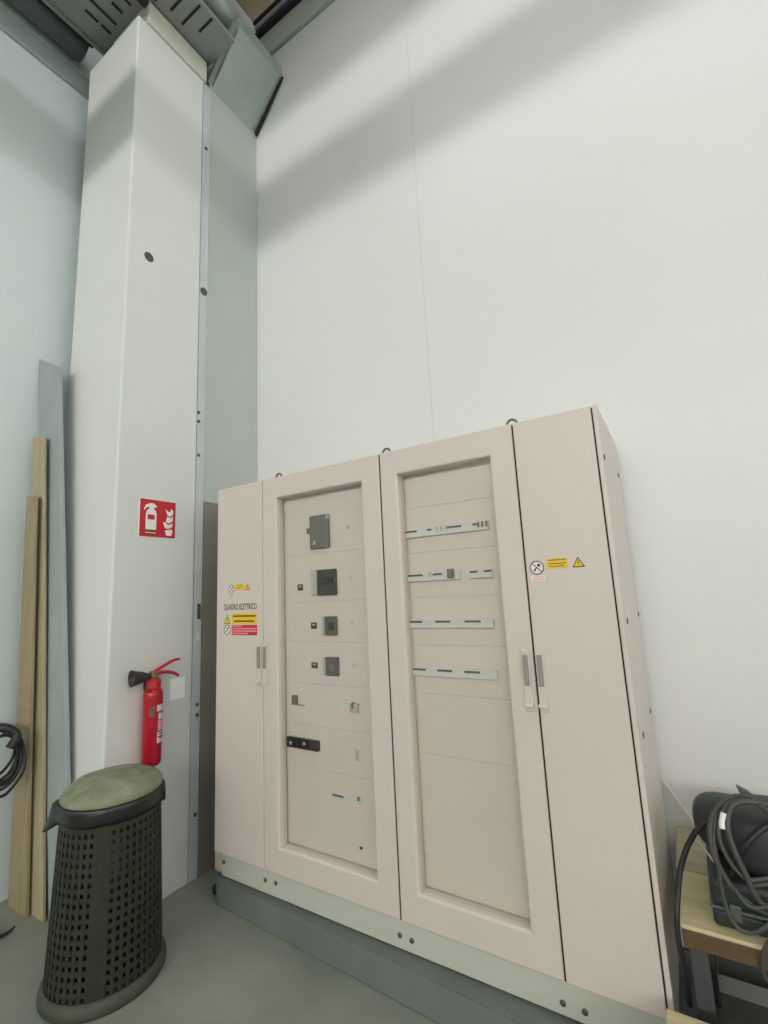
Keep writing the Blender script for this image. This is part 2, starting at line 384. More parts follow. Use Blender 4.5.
# stickers: thin printed plates just proud of the door
def plate(name, m, par, x0, x1, z0, z1, lev=0, y=YD, t=0.0006):
    return bx(name, m, par, x0, x1, y - t * (lev + 1), y - t * lev, z0, z1)
def poly(name, m, par, pts, lev=0, y=YD, t=0.0006):
    bm = bmesh.new(); prism(bm, [(px, y - t * (lev + 1), pz) for px, pz in pts], (0, t, 0)); return put(name, bm, m, par)
def ringpoly(name, m, par, cx, cz, r, wd, lev=0, n=28, y=YD, t=0.0006):
    bm = bmesh.new(); a = []; b = []
    for i in range(n):
        c, s = math.cos(2 * math.pi * i / n), math.sin(2 * math.pi * i / n)
        a.append((cx + r * c, cz + r * s)); b.append((cx + (r - wd) * c, cz + (r - wd) * s))
    yf, yb = y - t * (lev + 1), y - t * lev
    A = [bm.verts.new((p, yf, q)) for p, q in a]; B = [bm.verts.new((p, yf, q)) for p, q in b]
    A2 = [bm.verts.new((p, yb, q)) for p, q in a]; B2 = [bm.verts.new((p, yb, q)) for p, q in b]
    for i in range(n):
        j = (i + 1) % n
        bm.faces.new((A[i], A[j], B[j], B[i])); bm.faces.new((A[i], A2[i], A2[j], A[j])); bm.faces.new((B[i], B[j], B2[j], B2[i])); bm.faces.new((A2[i], B2[i], B2[j], A2[j]))
    return put(name, bm, m, par)
def circ(cx, cz, r, n=24): return [(cx + r * math.cos(2 * math.pi * i / n), cz + r * math.sin(2 * math.pi * i / n)) for i in range(n)]
def strokes(name, m, par, segs, wd, lev, y=YD, t=0.0006):
    bm = bmesh.new()
    for x0, z0, x1, z1 in segs:
        d = Vector((x1 - x0, z1 - z0)); d.normalize(); nx, nz = -d.y * wd / 2, d.x * wd / 2
        prism(bm, [(x0 + nx, y - t * (lev + 1), z0 + nz), (x1 + nx, y - t * (lev + 1), z1 + nz), (x1 - nx, y - t * (lev + 1), z1 - nz), (x0 - nx, y - t * (lev + 1), z0 - nz)], (0, t, 0))
    return put(name, bm, m, par)
def prohibit(par, cx, cz, r):
    poly('prohibition_disc', 'sticker_white', par, circ(cx, cz, r), 0)
    ringpoly('prohibition_ring', 'print_mauve', par, cx, cz, r, r * 0.16, 1)
    strokes('prohibition_bar', 'print_mauve', par, [(cx - r * .62, cz + r * .62, cx + r * .62, cz - r * .62)], r * 0.14, 1)
    poly('hand_symbol', 'print_dark', par, [(cx + r * a, cz + r * b) for a, b in ((.05, .2), (.12, .52), (.4, .55), (.52, .3), (.35, .08))], 2)
    strokes('arm_symbol', 'print_dark', par, [(cx - r * .45, cz - r * .45, cx - r * .1, cz - r * .05), (cx - r * .3, cz - r * .5, cx - r * .25, cz - r * .1)], r * 0.16, 2)
def warn(par, cx, cz, w_, h, fill='sticker_yellow', line='print_dark'):
    poly('warning_border', line, par, [(cx - w_ / 2, cz - h / 2), (cx + w_ / 2, cz - h / 2), (cx, cz + h / 2)], 0)
    poly('warning_triangle', fill, par, [(cx - w_ * .37, cz - h * .40), (cx + w_ * .37, cz - h * .40), (cx, cz + h * .33)], 1)
    poly('bolt_symbol', 'print_dark', par, [(cx + w_ * a, cz + h * b) for a, b in ((.02, .18), (-.07, -.1), (0, -.09), (-.03, -.32), (.08, -.03), (.01, -.04), (.06, .16))], 2)
def text(name, body, m, par, x0, x1, z0, z1, lev=0):
    cu = bpy.data.curves.new(name, 'FONT'); cu.body = body; cu.extrude = 0.0; cu.offset = 0.018
    to = bpy.data.objects.new(name, cu); C.objects.link(to)
    bpy.context.view_layer.update()
    me = bpy.data.meshes.new_from_object(to.evaluated_get(bpy.context.evaluated_depsgraph_get()))
    bpy.data.objects.remove(to)
    xs = [v.co.x for v in me.vertices]; ys = [v.co.y for v in me.vertices]
    ax, bx_, ay, by = min(xs), max(xs), min(ys), max(ys)
    bm = bmesh.new(); bm.from_mesh(me); bpy.data.meshes.remove(me)
    for v in bm.verts:
        v.co = Vector((x0 + (v.co.x - ax) / (bx_ - ax) * (x1 - x0), YD - 0.0007 - lev * 0.0006, z0 + (v.co.y - ay) / (by - ay) * (z1 - z0)))
    return put(name, bm, m, par)
# left door
prohibit(dl, -2.252, 1.738, 0.026)
plate('sticker_caption', 'sticker_white', dl, -2.272, -2.232, 1.694, 1.707)
strokes('caption_lines', 'breaker_grey', dl, [(-2.270, 1.703, -2.236, 1.703), (-2.268, 1.697, -2.238, 1.697)], 0.003, 1)
plate('yellow_sticker', 'sticker_yellow', dl, -2.218, -2.147, 1.731, 1.768)
strokes('sticker_lines', 'print_green', dl, [(-2.213, 1.757, -2.152, 1.757), (-2.213, 1.745, -2.156, 1.745)], 0.003, 1)
warn(dl, -2.118, 1.748, 0.052, 0.040, line='sticker_red')
text('cabinet_title', 'QUADRO ELETTRICO', 'print_dark', dl, -2.319, -2.042, 1.612, 1.652)
warn(dl, -2.288, 1.567, 0.060, 0.060, line='print_green')
plate('yellow_label', 'sticker_yellow', dl, -2.248, -2.043, 1.537, 1.597)
strokes('label_lines', 'sign_strip', dl, [(-2.240, 1.582, -2.050, 1.582), (-2.228, 1.553, -2.062, 1.553)], 0.009, 1)
prohibit(dl, -2.288, 1.504, 0.029)
plate('red_label', 'sticker_red', dl, -2.248, -2.040, 1.475, 1.532)
strokes('label_lines', 'sticker_pink', dl, [(-2.243, 1.525, -2.165, 1.525), (-2.243, 1.511, -2.048, 1.511), (-2.243, 1.498, -2.046, 1.498), (-2.243, 1.485, -2.115, 1.485)], 0.006, 1)
strokes('label_lines', 'print_dark', dl, [(-2.105, 1.480, -2.055, 1.480)], 0.006, 1)
# right door
prohibit(dr, -0.473, 1.749, 0.028)
plate('sticker_caption', 'sticker_white', dr, -0.500, -0.446, 1.697, 1.717)
strokes('caption_lines', 'sticker_pink', dr, [(-0.495, 1.712, -0.450, 1.712), (-0.492, 1.703, -0.450, 1.703)], 0.004, 1)
plate('yellow_label', 'sticker_yellow', dr, -0.434, -0.356, 1.740, 1.781)
strokes('label_lines', 'breaker_mid', dr, [(-0.428, 1.774, -0.362, 1.774), (-0.430, 1.760, -0.362, 1.760), (-0.424, 1.750, -0.370, 1.750)], 0.0035, 1)
warn(dr, -0.318, 1.761, 0.046, 0.040)

# inner cover plates behind the glass, each with its devices
def covers(x0, x1, zs):
    out = []
    for a, b in zip(zs, zs[1:]):
        out.append(bx('cover_plate', 'cabinet_inner', cab, x0, x1, YP, YP + 0.012, b + 0.0004, a - 0.0004, 0.0006, 1))
    return out
c1 = covers(-1.965, -1.205, [2.30, 1.903, 1.649, 1.440, 1.225, 1.02, 0.815, 0.36])
c2 = covers(-1.165, -0.53, [2.30, 2.070, 1.856, 1.649, 1.436, 1.225, 0.97, 0.36])
def dev(name, m, par, px0, py0, px1, py1, d, y=YP, bev=0.002):
    """device whose front corners show at two photo pixels; front stands d proud of the cover"""
    a = at(px0, py0, 1, y - d); b = at(px1, py1, 1, y - d)
    return bx(name, m, par, a.x, b.x, y - d, y, b.z, a.z, bev, 1)
# column 1
dev('main_switch', 'breaker_grey', c1[0], 308.8, 516.5, 328.0, 547.0, 0.022, bev=0.004)
bx('switch_lever', 'breaker_grey', c1[0], -1.706, -1.676, YP - 0.020, YP - 0.002, 2.015, 2.045, 0.004)
dev('indicator', 'breaker_light', c1[0], 313.0, 541.0, 315.3, 544.5, 0.024, bev=0)
dev('indicator', 'breaker_light', c1[0], 325.6, 514.6, 327.2, 518.5, 0.024, bev=0)
dev('breaker', 'breaker_dark', c1[1], 316.8, 570.0, 335.7, 594.8, 0.018, bev=0.003)
dev('breaker_side', 'breaker_light', c1[1], 310.2, 570.2, 316.6, 594.8, 0.014)
dev('toggle', 'black_plastic', c1[1], 322.5, 578.5, 332.0, 583.5, 0.026)
dev('breaker', 'breaker_mid', c1[2], 324.5, 616.5, 336.0, 635.6, 0.018, bev=0.003)
dev('breaker_side', 'breaker_light', c1[2], 321.2, 616.5, 324.4, 635.4, 0.014)
dev('toggle', 'breaker_dark', c1[2], 328.0, 622.5, 333.5, 630.0, 0.024)
dev('breaker', 'breaker_mid', c1[3], 325.6, 657.0, 337.7, 676.6, 0.018, bev=0.003)
dev('breaker_side', 'breaker_light', c1[3], 322.2, 657.0, 325.5, 675.5, 0.014)
dev('toggle', 'breaker_grey', c1[3], 328.5, 663.5, 335.0, 671.0, 0.024)
for cpl, (a, b, c_, d_) in zip(c1[1:4], ((297.2, 584.4, 302.7, 590.4), (310.6, 622.5, 316.6, 629.0), (311.1, 662.4, 317.5, 668.5))):
    q = dev('number_tag', 'breaker_dark', cpl, a, b, c_, d_, 0.004)
    dev('tag_mark', 'breaker_light', cpl, a + 1.8, b + 1.4, c_ - 1.8, d_ - 3.3, 0.005, bev=0)
for cpl, (lx, ly) in zip(c1[:4], ((347.7, 527.5), (350.0, 578.0), (351.5, 622.5), (353.5, 665.0))):
    p = at(lx, ly, 1, YP)
    bx('printed_label', 'cabinet_inner', cpl, p.x - 0.012, p.x + 0.012, YP - 0.002, YP, p.z - 0.016, p.z + 0.016, 0.0005, 1)
    bx('label_mark', 'breaker_light' if ly > 530 else 'handle_grey', cpl, p.x - 0.005, p.x + 0.006, YP - 0.003, YP - 0.002, p.z - 0.009, p.z + 0.008)
dev('auxiliary_switch', 'breaker_grey', c1[4], 291.3, 695.4, 295.6, 705.0, 0.02)
dev('switch_rail', 'slot_dark', c1[4], 296.0, 704.4, 304.0, 706.0, 0.004, bev=0)
dev('module', 'module_white', c1[4], 338.4, 703.0, 350.0, 712.5, 0.012)
dev('module', 'breaker_light', c1[4], 350.6, 703.5, 357.6, 713.8, 0.014)
dev('toggle', 'breaker_grey', c1[4], 351.2, 702.8, 352.6, 708.5, 0.02, bev=0)
bx('socket_strip', 'black_plastic', c1[5], -1.872, -1.657, YP - 0.02, YP, 0.900, 0.950, 0.003, 1)
for sx, sy in ((290.8, 742.8), (304.2, 743.6)):
    p = at(sx, sy, 1, YP - 0.02)
    bm = bmesh.new(); lathe(bm, [(0.0, 0), (0.009, 0), (0.009, 0.003), (0, 0.003)], p, (0, -1, 0), 12); put('socket_pin', bm, 'breaker_light', c1[5])
for sx in (-1.80, -1.765, -1.71): bx('socket_seam', 'breaker_dark', c1[5], sx, sx + 0.005, YP - 0.0208, YP - 0.02, 0.904, 0.946)
p = at(357, 754, 1, YP); bx('printed_label', 'breaker_light', c1[5], p.x - 0.012, p.x + 0.012, YP - 0.002, YP, p.z - 0.03, p.z + 0.02, 0.0005, 1)
dev('module_window', 'module_white', c1[6], 331.2, 792.0, 361.5, 806.0, 0.006)
dev('module_slot', 'slot_dark', c1[6], 332.2, 793.6, 343.2, 798.2, 0.0075, bev=0)
dev('toggle', 'breaker_grey', c1[6], 357.0, 797.5, 359.0, 801.5, 0.01, bev=0)
dev('hinge_clip', 'bolt_dark', c1[6], 284.6, 848.6, 292.4, 851.2, 0.008, bev=0)
dev('hinge_clip', 'bolt_dark', c1[6], 349.2, 871.2, 358.8, 874.0, 0.008, bev=0)
dev('cover_screw', 'bolt_dark', c1[6], 359.6, 847.0, 361.8, 850.0, 0.006, bev=0)
# column 2: rows of modular windows; slots given by their left/right pixel on the row
def row(cpl, z, segs, slots):
    for a, b in segs: bx('module_window', 'module_white', cpl, a, b, YP - 0.014, YP, z - 0.028, z + 0.011, 0.002, 1)
    for a, b in slots: bx('module_slot', 'slot_dark', cpl, a, b, YP - 0.0155, YP - 0.013, z - 0.0045, z + 0.0045)
row(c2[1], 1.957, [(-1.112, -0.675)], [(-1.096, -1.025), (-0.971, -0.948), (-0.873, -0.799), (-0.746, -0.725)])
for k in range(3): bx('toggle', 'breaker_light', c2[1], -0.925 + 0.024 * k, -0.917 + 0.024 * k, YP - 0.02, YP - 0.014, 1.945, 1.968)
for k in range(3): bx('toggle', 'breaker_grey', c2[1], -0.722 + 0.018 * k, -0.714 + 0.018 * k, YP - 0.02, YP - 0.014, 1.942, 1.966)
row(c2[2], 1.750, [(-1.108, -0.822), (-0.779, -0.677)], [(-1.096, -1.007), (-0.955, -0.909), (-0.775, -0.740), (-0.710, -0.680)])
bx('modular_breaker', 'breaker_grey', c2[2], -0.878, -0.848, YP - 0.03, YP - 0.0142, 1.730, 1.770, 0.002, 1)
bx('toggle', 'breaker_light', c2[2], -0.972, -0.962, YP - 0.02, YP - 0.0142, 1.742, 1.762)
row(c2[3], 1.539, [(-1.112, -0.688)], [(-1.097, -1.025), (-0.958, -0.885), (-0.816, -0.743)])
row(c2[4], 1.328, [(-1.110, -0.690)], [(-1.096, -1.022), (-0.964, -0.892), (-0.835, -0.764)])
dev('hinge_clip', 'bolt_dark', c2[6], 428.5, 900.0, 439.0, 904.0, 0.008, bev=0)

# base channel under the cabinet, set slightly askew
bs = thing('base_frame', (-1.2, 2.2, 0), 'dark grey steel base channel under the electrical cabinet', 'base')
def ybase(x): return 1.947 - 0.0456 * (x + 2.314)
bm = bmesh.new()
prism(bm, [(-2.47, ybase(-2.47) + 0.05, 0), (-2.43, ybase(-2.43), 0), (-0.14, ybase(-0.14), 0), (-0.14, 2.53, 0), (-2.47, 2.53, 0)], (0, 0, 0.146))
bmesh.ops.bevel(bm, geom=[e for e in bm.edges], offset=0.005, segments=2, affect='EDGES')
put('channel', bm, 'base_steel', bs)
bx('rubber_foot', 'black_plastic', bs, -2.53, -2.465, 2.0, 2.06, 0.0, 0.05, 0.012)

# ------------------------------------------------------------------ safety sign and extinguisher on the column
sg = thing('fire_sign', (XS, 1.73, 2.08), 'red fire extinguisher sign on the white column', 'sign')
bx('sign_plate', 'sign_white', sg, XS, XS + 0.003, 1.604, 1.852, 2.08, 2.322, 0.0008, 1)
bx('red_field', 'sign_red', sg, XS + 0.003, XS + 0.0036, 1.608, 1.848, 2.084, 2.318)
def spoly(name, m, pts, lev=0):
    """polygon on the sign, u to the right and v up, 0..1"""
    bm = bmesh.new(); prism(bm, [(XS + 0.0036 + 0.0006 * lev, 1.608 + 0.240 * u, 2.084 + 0.234 * v) for u, v in pts], (0.0006, 0, 0)); return put(name, bm, m, sg)
spoly('bottle_icon', 'sign_white', [(.16, .10), (.45, .10), (.45, .62), (.43, .70), (.37, .74), (.38, .78), (.44, .80), (.45, .84), (.36, .90), (.27, .90), (.15, .84), (.10, .72), (.13, .71), (.18, .78), (.25, .80), (.25, .75), (.19, .70), (.16, .62)])
spoly('icon_label', 'sign_red', [(.21, .46), (.40, .46), (.40, .59), (.21, .59)], 1)
spoly('icon_strip', 'sign_strip', [(.14, .12), (.47, .12), (.47, .19), (.14, .19)], 1)
for pts in ([(.74, .06), (.88, .06), (.92, .16), (.90, .24), (.82, .22), (.70, .20), (.72, .12)],
            [(.66, .36), (.70, .26), (.80, .25), (.90, .30), (.92, .42), (.84, .37), (.77, .36), (.72, .41), (.64, .43)],
            [(.72, .44), (.80, .40), (.92, .47), (.92, .60), (.84, .55), (.76, .60)],
            [(.76, .63), (.84, .59), (.92, .65), (.93, .75), (.86, .82), (.85, .73), (.80, .71), (.70, .79), (.73, .72)]):
    spoly('flame_icon', 'sign_white', pts)
XE = XS + 0.072; YE = 1.690; ZE = 0.775
ex = thing('fire_extinguisher', (XE, YE, ZE), 'red fire extinguisher with black horn hanging on the column', 'fire extinguisher')
bm = bmesh.new()
lathe(bm, [(0, 0), (0.035, 0), (0.046, 0.006), (0.052, 0.02), (0.053, 0.375), (0.051, 0.395), (0.044, 0.410), (0.034, 0.418), (0.026, 0.425), (0.024, 0.435), (0, 0.435)], (XE, YE, ZE), (0, 0, 1), 36)
put('bottle', bm, 'ext_red', ex, smooth=True)
bm = bmesh.new(); lathe(bm, [(0.0, 0.42), (0.040, 0.42), (0.040, 0.462), (0.030, 0.47), (0.0, 0.47)], (XE, YE, ZE), (0, 0, 1), 24)
put('neck_ring', bm, 'lever_red', ex)
bm = bmesh.new(); box(bm, XE - 0.016, XE + 0.016, YE - 0.022, YE + 0.022, ZE + 0.468, ZE + 0.515, 0.005); put('valve', bm, 'brass', ex)
tb('squeeze_lever', 'lever_red', ex, [(XE, YE - 0.015, ZE + 0.50), (XE, YE + 0.05, ZE + 0.53), (XE, YE + 0.12, ZE + 0.555), (XE, YE + 0.165, ZE + 0.558)], lambda t: 0.013 - 0.006 * t)
tb('carry_handle', 'lever_red', ex, [(XE, YE - 0.01, ZE + 0.492), (XE, YE + 0.06, ZE + 0.498), (XE, YE + 0.12, ZE + 0.485), (XE, YE + 0.16, ZE + 0.462)], lambda t: 0.012 - 0.004 * t)
bm = bmesh.new()
lathe(bm, [(0.014, 0), (0.018, 0.02), (0.030, 0.05), (0.043, 0.100), (0.047, 0.108), (0.043, 0.108), (0.030, 0.07), (0.0, 0.06)], (XE, YE - 0.018, ZE + 0.490), (-0.16, -1, 0.0), 28, close=False)
put('discharge_horn', bm, 'horn_black', ex, smooth=True)
def wrap(name, m, a0, a1, z0, z1, r=0.0537):
    bm = bmesh.new(); n = 10; lo = []; hi = []
    for i in range(n + 1):
        a = math.radians(a0 + (a1 - a0) * i / n)
        lo.append(bm.verts.new((XE + r * math.cos(a), YE + r * math.sin(a), ZE + z0))); hi.append(bm.verts.new((XE + r * math.cos(a), YE + r * math.sin(a), ZE + z1)))
    for i in range(n): bm.faces.new((lo[i], lo[i + 1], hi[i + 1], hi[i]))
    o = put(name, bm, m, ex); sd = o.modifiers.new('t', 'SOLIDIFY'); sd.thickness = 0.0005; sd.offset = 1
wrap('label_patch', 'ext_label_dark', -52, -20, 0.27, 0.325)
wrap('paper_label', 'ext_label', -8, 48, 0.295, 0.33)
wrap('paper_label', 'ext_label', 2, 48, 0.25, 0.285)
wrap('paper_label', 'sticker_pink', 0, 48, 0.19, 0.245)
wrap('paper_label', 'ext_label', -4, 48, 0.125, 0.183)
wrap('label_print', 'ext_label_dark', 4, 46, 0.15, 0.16, 0.0544)
wrap('label_print', 'ext_label_dark', 4, 46, 0.17, 0.176, 0.0544)
bx('wall_bracket', 'horn_black', ex, XS, XS + 0.05, YE - 0.02, YE + 0.02, ZE + 0.40, ZE + 0.46, 0.004)
tag(bx('paper_notice', 'paper_white', None, XS, XS + 0.002, 1.843, 1.945, 1.085, 1.212), 'small blank white card on the column beside the extinguisher', 'card')

# ------------------------------------------------------------------ perforated bin
BX, BY = -2.475, 1.375
bn = thing('laundry_bin', (BX, BY, 0), 'dark green perforated plastic bin with dusty lid and bag', 'bin')
bm = bmesh.new(); lathe(bm, [(0.0, 0.0), (0.250, 0.0), (0.256, 0.012), (0.254, 0.04), (0.244, 0.052), (0.236, 0.06), (0.0, 0.06)], (BX, BY, 0), (0, 0, 1), 64)
put('base_ring', bm, 'bin_base', bn, smooth=True)
def rad(z): return 0.236 + (0.212 - 0.236) * (z - 0.05) / 0.69
bm = bmesh.new(); rows = 17; NC = 48
zs = [0.05 + 0.65 * i / rows for i in range(rows + 1)]
for z in zs:
    h = 0.0105; r = rad(z)
    lathe(bm, [(r - 0.006, z - h), (r, z - h), (r - 0.0005, z + h), (r - 0.0065, z + h), (r - 0.006, z - h)], (BX, BY, 0), (0, 0, 1), 96, close=False)
lathe(bm, [(rad(0.70) - 0.006, 0.70), (rad(0.70) + 0.002, 0.70), (rad(0.75) + 0.003, 0.782), (rad(0.75) - 0.006, 0.782), (rad(.7) - 0.006, 0.70)], (BX, BY, 0), (0, 0, 1), 96, close=False)
for k in range(NC):
    blank = k % 12 == 7
    a = 2 * math.pi * k / NC; hw = (2 * math.pi / NC) * (0.75 if blank else 0.27)
    pr = []
    for z in (0.05, 0.765):
        r = rad(z)
        pr.append([(BX + (r + d) * math.cos(a + s), BY + (r + d) * math.sin(a + s), z) for d, s in ((0.0012, -hw), (0.002, 0), (0.0012, hw), (-0.0055, hw), (-0.0055, 0), (-0.0055, -hw))])
    A = [bm.verts.new(p) for p in pr[0]]; B = [bm.verts.new(p) for p in pr[1]]
    bm.faces.new(A[::-1]); bm.faces.new(B)
    for i in range(6): bm.faces.new((A[i], A[(i + 1) % 6], B[(i + 1) % 6], B[i]))
put('perforated_basket', bm, 'bin_plastic', bn)
bm = bmesh.new(); lathe(bm, [(0.0, 0.062), (rad(0.06) - 0.022, 0.062), (rad(0.74) - 0.016, 0.76), (0.0, 0.762)], (BX, BY, 0), (0, 0, 1), 48)
put('bag_liner', bm, 'bin_bag', bn, smooth=True)
# folded plastic bag rim, irregular
bm = bmesh.new(); n = 96; rings = []
for j, (dr_, z) in enumerate(((-0.004, 0.782), (0.006, 0.790), (0.011, 0.784), (0.013, 0.762), (0.011, 0.735), (0.006, 0.712))):
    rg = []
    for i in range(n):
        a = 2 * math.pi * i / n
        nz = noise.noise(Vector((math.cos(a) * 3.1, math.sin(a) * 3.1, j * 0.35)))
        flare = 0.055 * math.exp(-((a - math.radians(238)) / 0.22) ** 2) + 0.016 * math.exp(-((a - math.radians(60)) / 0.12) ** 2)
        r = rad(0.74) + dr_ + (0.004 * nz + flare * (0.4 + 0.15 * j)) * (0.4 + 0.12 * j)
        rg.append(bm.verts.new((BX + r * math.cos(a), BY + r * math.sin(a), z + (0.012 * nz if j > 2 else 0) - (0.02 * flare / 0.03 if j > 2 else 0))))
    rings.append(rg)
for a_, b_ in zip(rings, rings[1:]):
    for i in range(n): bm.faces.new((a_[i], a_[(i + 1) % n], b_[(i + 1) % n], b_[i]))
o = put('bag_rim', bm, 'bin_bag', bn, smooth=True); sd = o.modifiers.new('t', 'SOLIDIFY'); sd.thickness = 0.002
bm = bmesh.new(); lathe(bm, [(0.0, 0.786), (0.212, 0.786), (0.219, 0.795), (0.217, 0.812), (0.20, 0.834), (0.16, 0.855), (0.10, 0.868), (0.04, 0.873), (0.0, 0.874)], (BX, BY, 0), (0, 0, 1), 64)
for v in bm.verts:
    if v.co.z > 0.815: v.co.z += 0.006 * noise.noise(v.co * 9)
put('domed_lid', bm, 'bin_lid', bn, smooth=True)

# ------------------------------------------------------------------ planks against the side wall
def leaner(name, m, top, foot, thick, label):
    """leaning board: two top corners and two foot corners of its front face, thickness towards +Y"""
    bm = bmesh.new(); a, b = [Vector(p) for p in top]; c, d = [Vector(p) for p in foot]
    prism(bm, [a, b, d, c], (0, thick, 0))
    bmesh.ops.bevel(bm, geom=bm.edges[:], offset=0.002, segments=1, affect='EDGES')
    return tag(put(name, bm, m, None), label, name.split('_')[1])
a, b = at(39, 359, 1, 1.346), at(58, 366, 1, 1.346)
leaner('grey_board', 'board_grey', (a, b), ((-3.14, 1.425, 0), (-2.92, 1.425, 0)), 0.025, 'tall grey board leaning against the wall beside the column')
a, b = at(33, 437, 1, 1.318), at(43.5, 437, 1, 1.318)
leaner('wood_plank', 'wood_pale', (a, b), ((-3.345, 1.405, 0), (-3.165, 1.405, 0)), 0.018, 'pale wooden plank leaning directly beside the tall grey board')
a, b = at(26.5, 496, 1, 1.288), at(35, 496, 1, 1.288)
leaner('wood_plank', 'wood_tan', (a, b), ((-3.515, 1.375, 0), (-3.29, 1.375, 0)), 0.018, 'shorter tan wooden plank leaning leftmost of the boards')

# black cable coil hanging on the side wall
ck = thing('cable_coil', (-3.45, 1.0, 0.95), 'black cable coil hanging at the left by the planks', 'cable')
pc = at(2, 756, 0, -3.30)
bm = bmesh.new(); box(bm, XL, pc.x + 0.02, pc.y - 0.012, pc.y + 0.012, pc.z + 0.135, pc.z + 0.16, 0.004); put('hook', bm, 'black_plastic', ck)
for k in range(6):
    r0 = 0.085 + 0.012 * (k % 3); dx = 0.02 * (k - 3)
    pts = [(pc.x + dx * 0.8 + 0.01 * math.sin(3 * i + k), pc.y + r0 * 0.9 * math.sin(2 * math.pi * i / 10), pc.z + 0.02 - 0.012 * k + (r0 * 1.45) * math.cos(2 * math.pi * i / 10)) for i in range(10)]
    tb('cable_loop', 'cable_black', ck, pts, 0.0085, 8, 6, True)
tb('cable_tie', 'cable_black', ck, [(pc.x - 0.06, pc.y - 0.05, pc.z + 0.13), (pc.x - 0.0, pc.y - 0.01, pc.z + 0.15), (pc.x + 0.03, pc.y + 0.05, pc.z + 0.10), (pc.x + 0.04, pc.y + 0.02, pc.z + 0.04)], 0.024, 10)
tb('cable_end', 'cable_black', ck, [(pc.x + 0.03, pc.y - 0.02, pc.z - 0.10), (pc.x + 0.02, pc.y - 0.05, pc.z - 0.2), (pc.x + 0.0, pc.y - 0.09, pc.z - 0.3)], 0.007, 8)
p = at(3, 940, 2, 0.0)
bm = bmesh.new(); box(bm, p.x - 0.16, p.x + 0.0, p.y - 0.10, p.y - 0.02, 0.0, 0.035, 0.012)
ft = thing('floor_tool', (p.x, p.y, 0), 'black tool lying on the floor at the left edge', 'tool')
put('tool_body', bm, 'black_plastic', ft)
tb('tool_tip', 'black_plastic', ft, [(p.x - 0.03, p.y - 0.04, 0.02), (p.x - 0.015, p.y + 0.0, 0.016), (p.x - 0.01, p.y + 0.03, 0.02), (p.x - 0.012, p.y + 0.055, 0.03)], lambda t: 0.013 - 0.008 * t)

# ------------------------------------------------------------------ work bench with tools and cables
ZT = 0.62
bt = thing('work_bench', (0.5, 2.2, 0), 'low wooden work bench beside the cabinet under cables', 'bench')
bx('bench_plank', 'bench_wood', bt, -0.138, 1.30, 1.865, 2.190, ZT - 0.012, ZT, 0.003)
bx('bench_plank', 'bench_wood_old', bt, -0.150, 1.30, 2.195, 2.545, ZT - 0.012, ZT, 0.003)
bx('front_rail', 'bench_edge', bt, -0.134, 1.29, 1.866, 1.91, ZT - 0.062, ZT - 0.0125, 0.003)
for lx in (-0.10, 1.24):
    for ly in (1.915, 2.48): bx('leg', 'bench_steel', bt, lx - 0.025, lx + 0.025, ly, ly + 0.05, 0.0, ZT - 0.0125, 0.004)
bx('rear_panel', 'bench_steel', bt, -0.07, 1.21, 2.485, 2.50, 0.12, ZT - 0.0125)
bx('stretcher', 'bench_steel', bt, -0.07, 1.21, 1.93, 1.955, 0.10, 0.16, 0.003)
# leaning strip between cabinet and bench
bm = bmesh.new(); a = Vector((-0.178, 2.560, 0.79)); b = Vector((-0.075, 2.560, 0.625))
tube(bm, [a, b], 0.004, 6)
tag(put('pale_strip', bm, 'putty', None), 'thin pale strip slanting on the wall behind the bench corner', 'strip')
# crate in front of the bench
cr = thing('wooden_crate', (0.05, 1.6, 0), 'pale wooden crate standing below the bench in the corner of the view', 'crate')
for k in range(3): bx('top_slat', 'bench_wood', cr, -0.200, 0.55, 1.40 + 0.14 * k, 1.535 + 0.14 * k, 0.385, 0.405, 0.003)
for k in range(3):
    bx('side_slat', 'bench_wood', cr, -0.195, -0.178, 1.42, 1.80, 0.01 + 0.125 * k, 0.12 + 0.125 * k, 0.002)
    bx('front_slat', 'bench_wood', cr, -0.17, 0.55, 1.402, 1.418, 0.01 + 0.125 * k, 0.12 + 0.125 * k, 0.002)
for lx in (-0.176, 0.51):
    for ly in (1.42, 1.765): bx('corner_post', 'bench_edge', cr, lx, lx + 0.035, ly, ly + 0.035, 0.0, 0.384)
# dark tool case
cs = thing('tool_case', (0.2, 2.05, ZT), 'dark green flat tool case lying on the work bench', 'case')
bx('lower_shell', 'case_dark', cs, -0.045, 0.42, 1.905, 2.20, ZT, ZT + 0.05, 0.012, 3)
bx('rim', 'case_edge', cs, -0.048, 0.423, 1.902, 2.203, ZT + 0.05, ZT + 0.058, 0.003)
bx('upper_shell', 'case_dark', cs, -0.043, 0.418, 1.907, 2.198, ZT + 0.058, ZT + 0.13, 0.014, 3)
bx('latch', 'case_edge', cs, 0.0, 0.03, 1.895, 1.905, ZT + 0.03, ZT + 0.075, 0.003)
bx('latch', 'case_edge', cs, 0.30, 0.33, 1.895, 1.905, ZT + 0.03, ZT + 0.075, 0.003)
tb('carry_handle', 'black_plastic', cs, [(0.10, 1.905, ZT + 0.05), (0.10, 1.87, ZT + 0.05), (0.20, 1.862, ZT + 0.05), (0.26, 1.87, ZT + 0.05), (0.26, 1.905, ZT + 0.05)], 0.008)
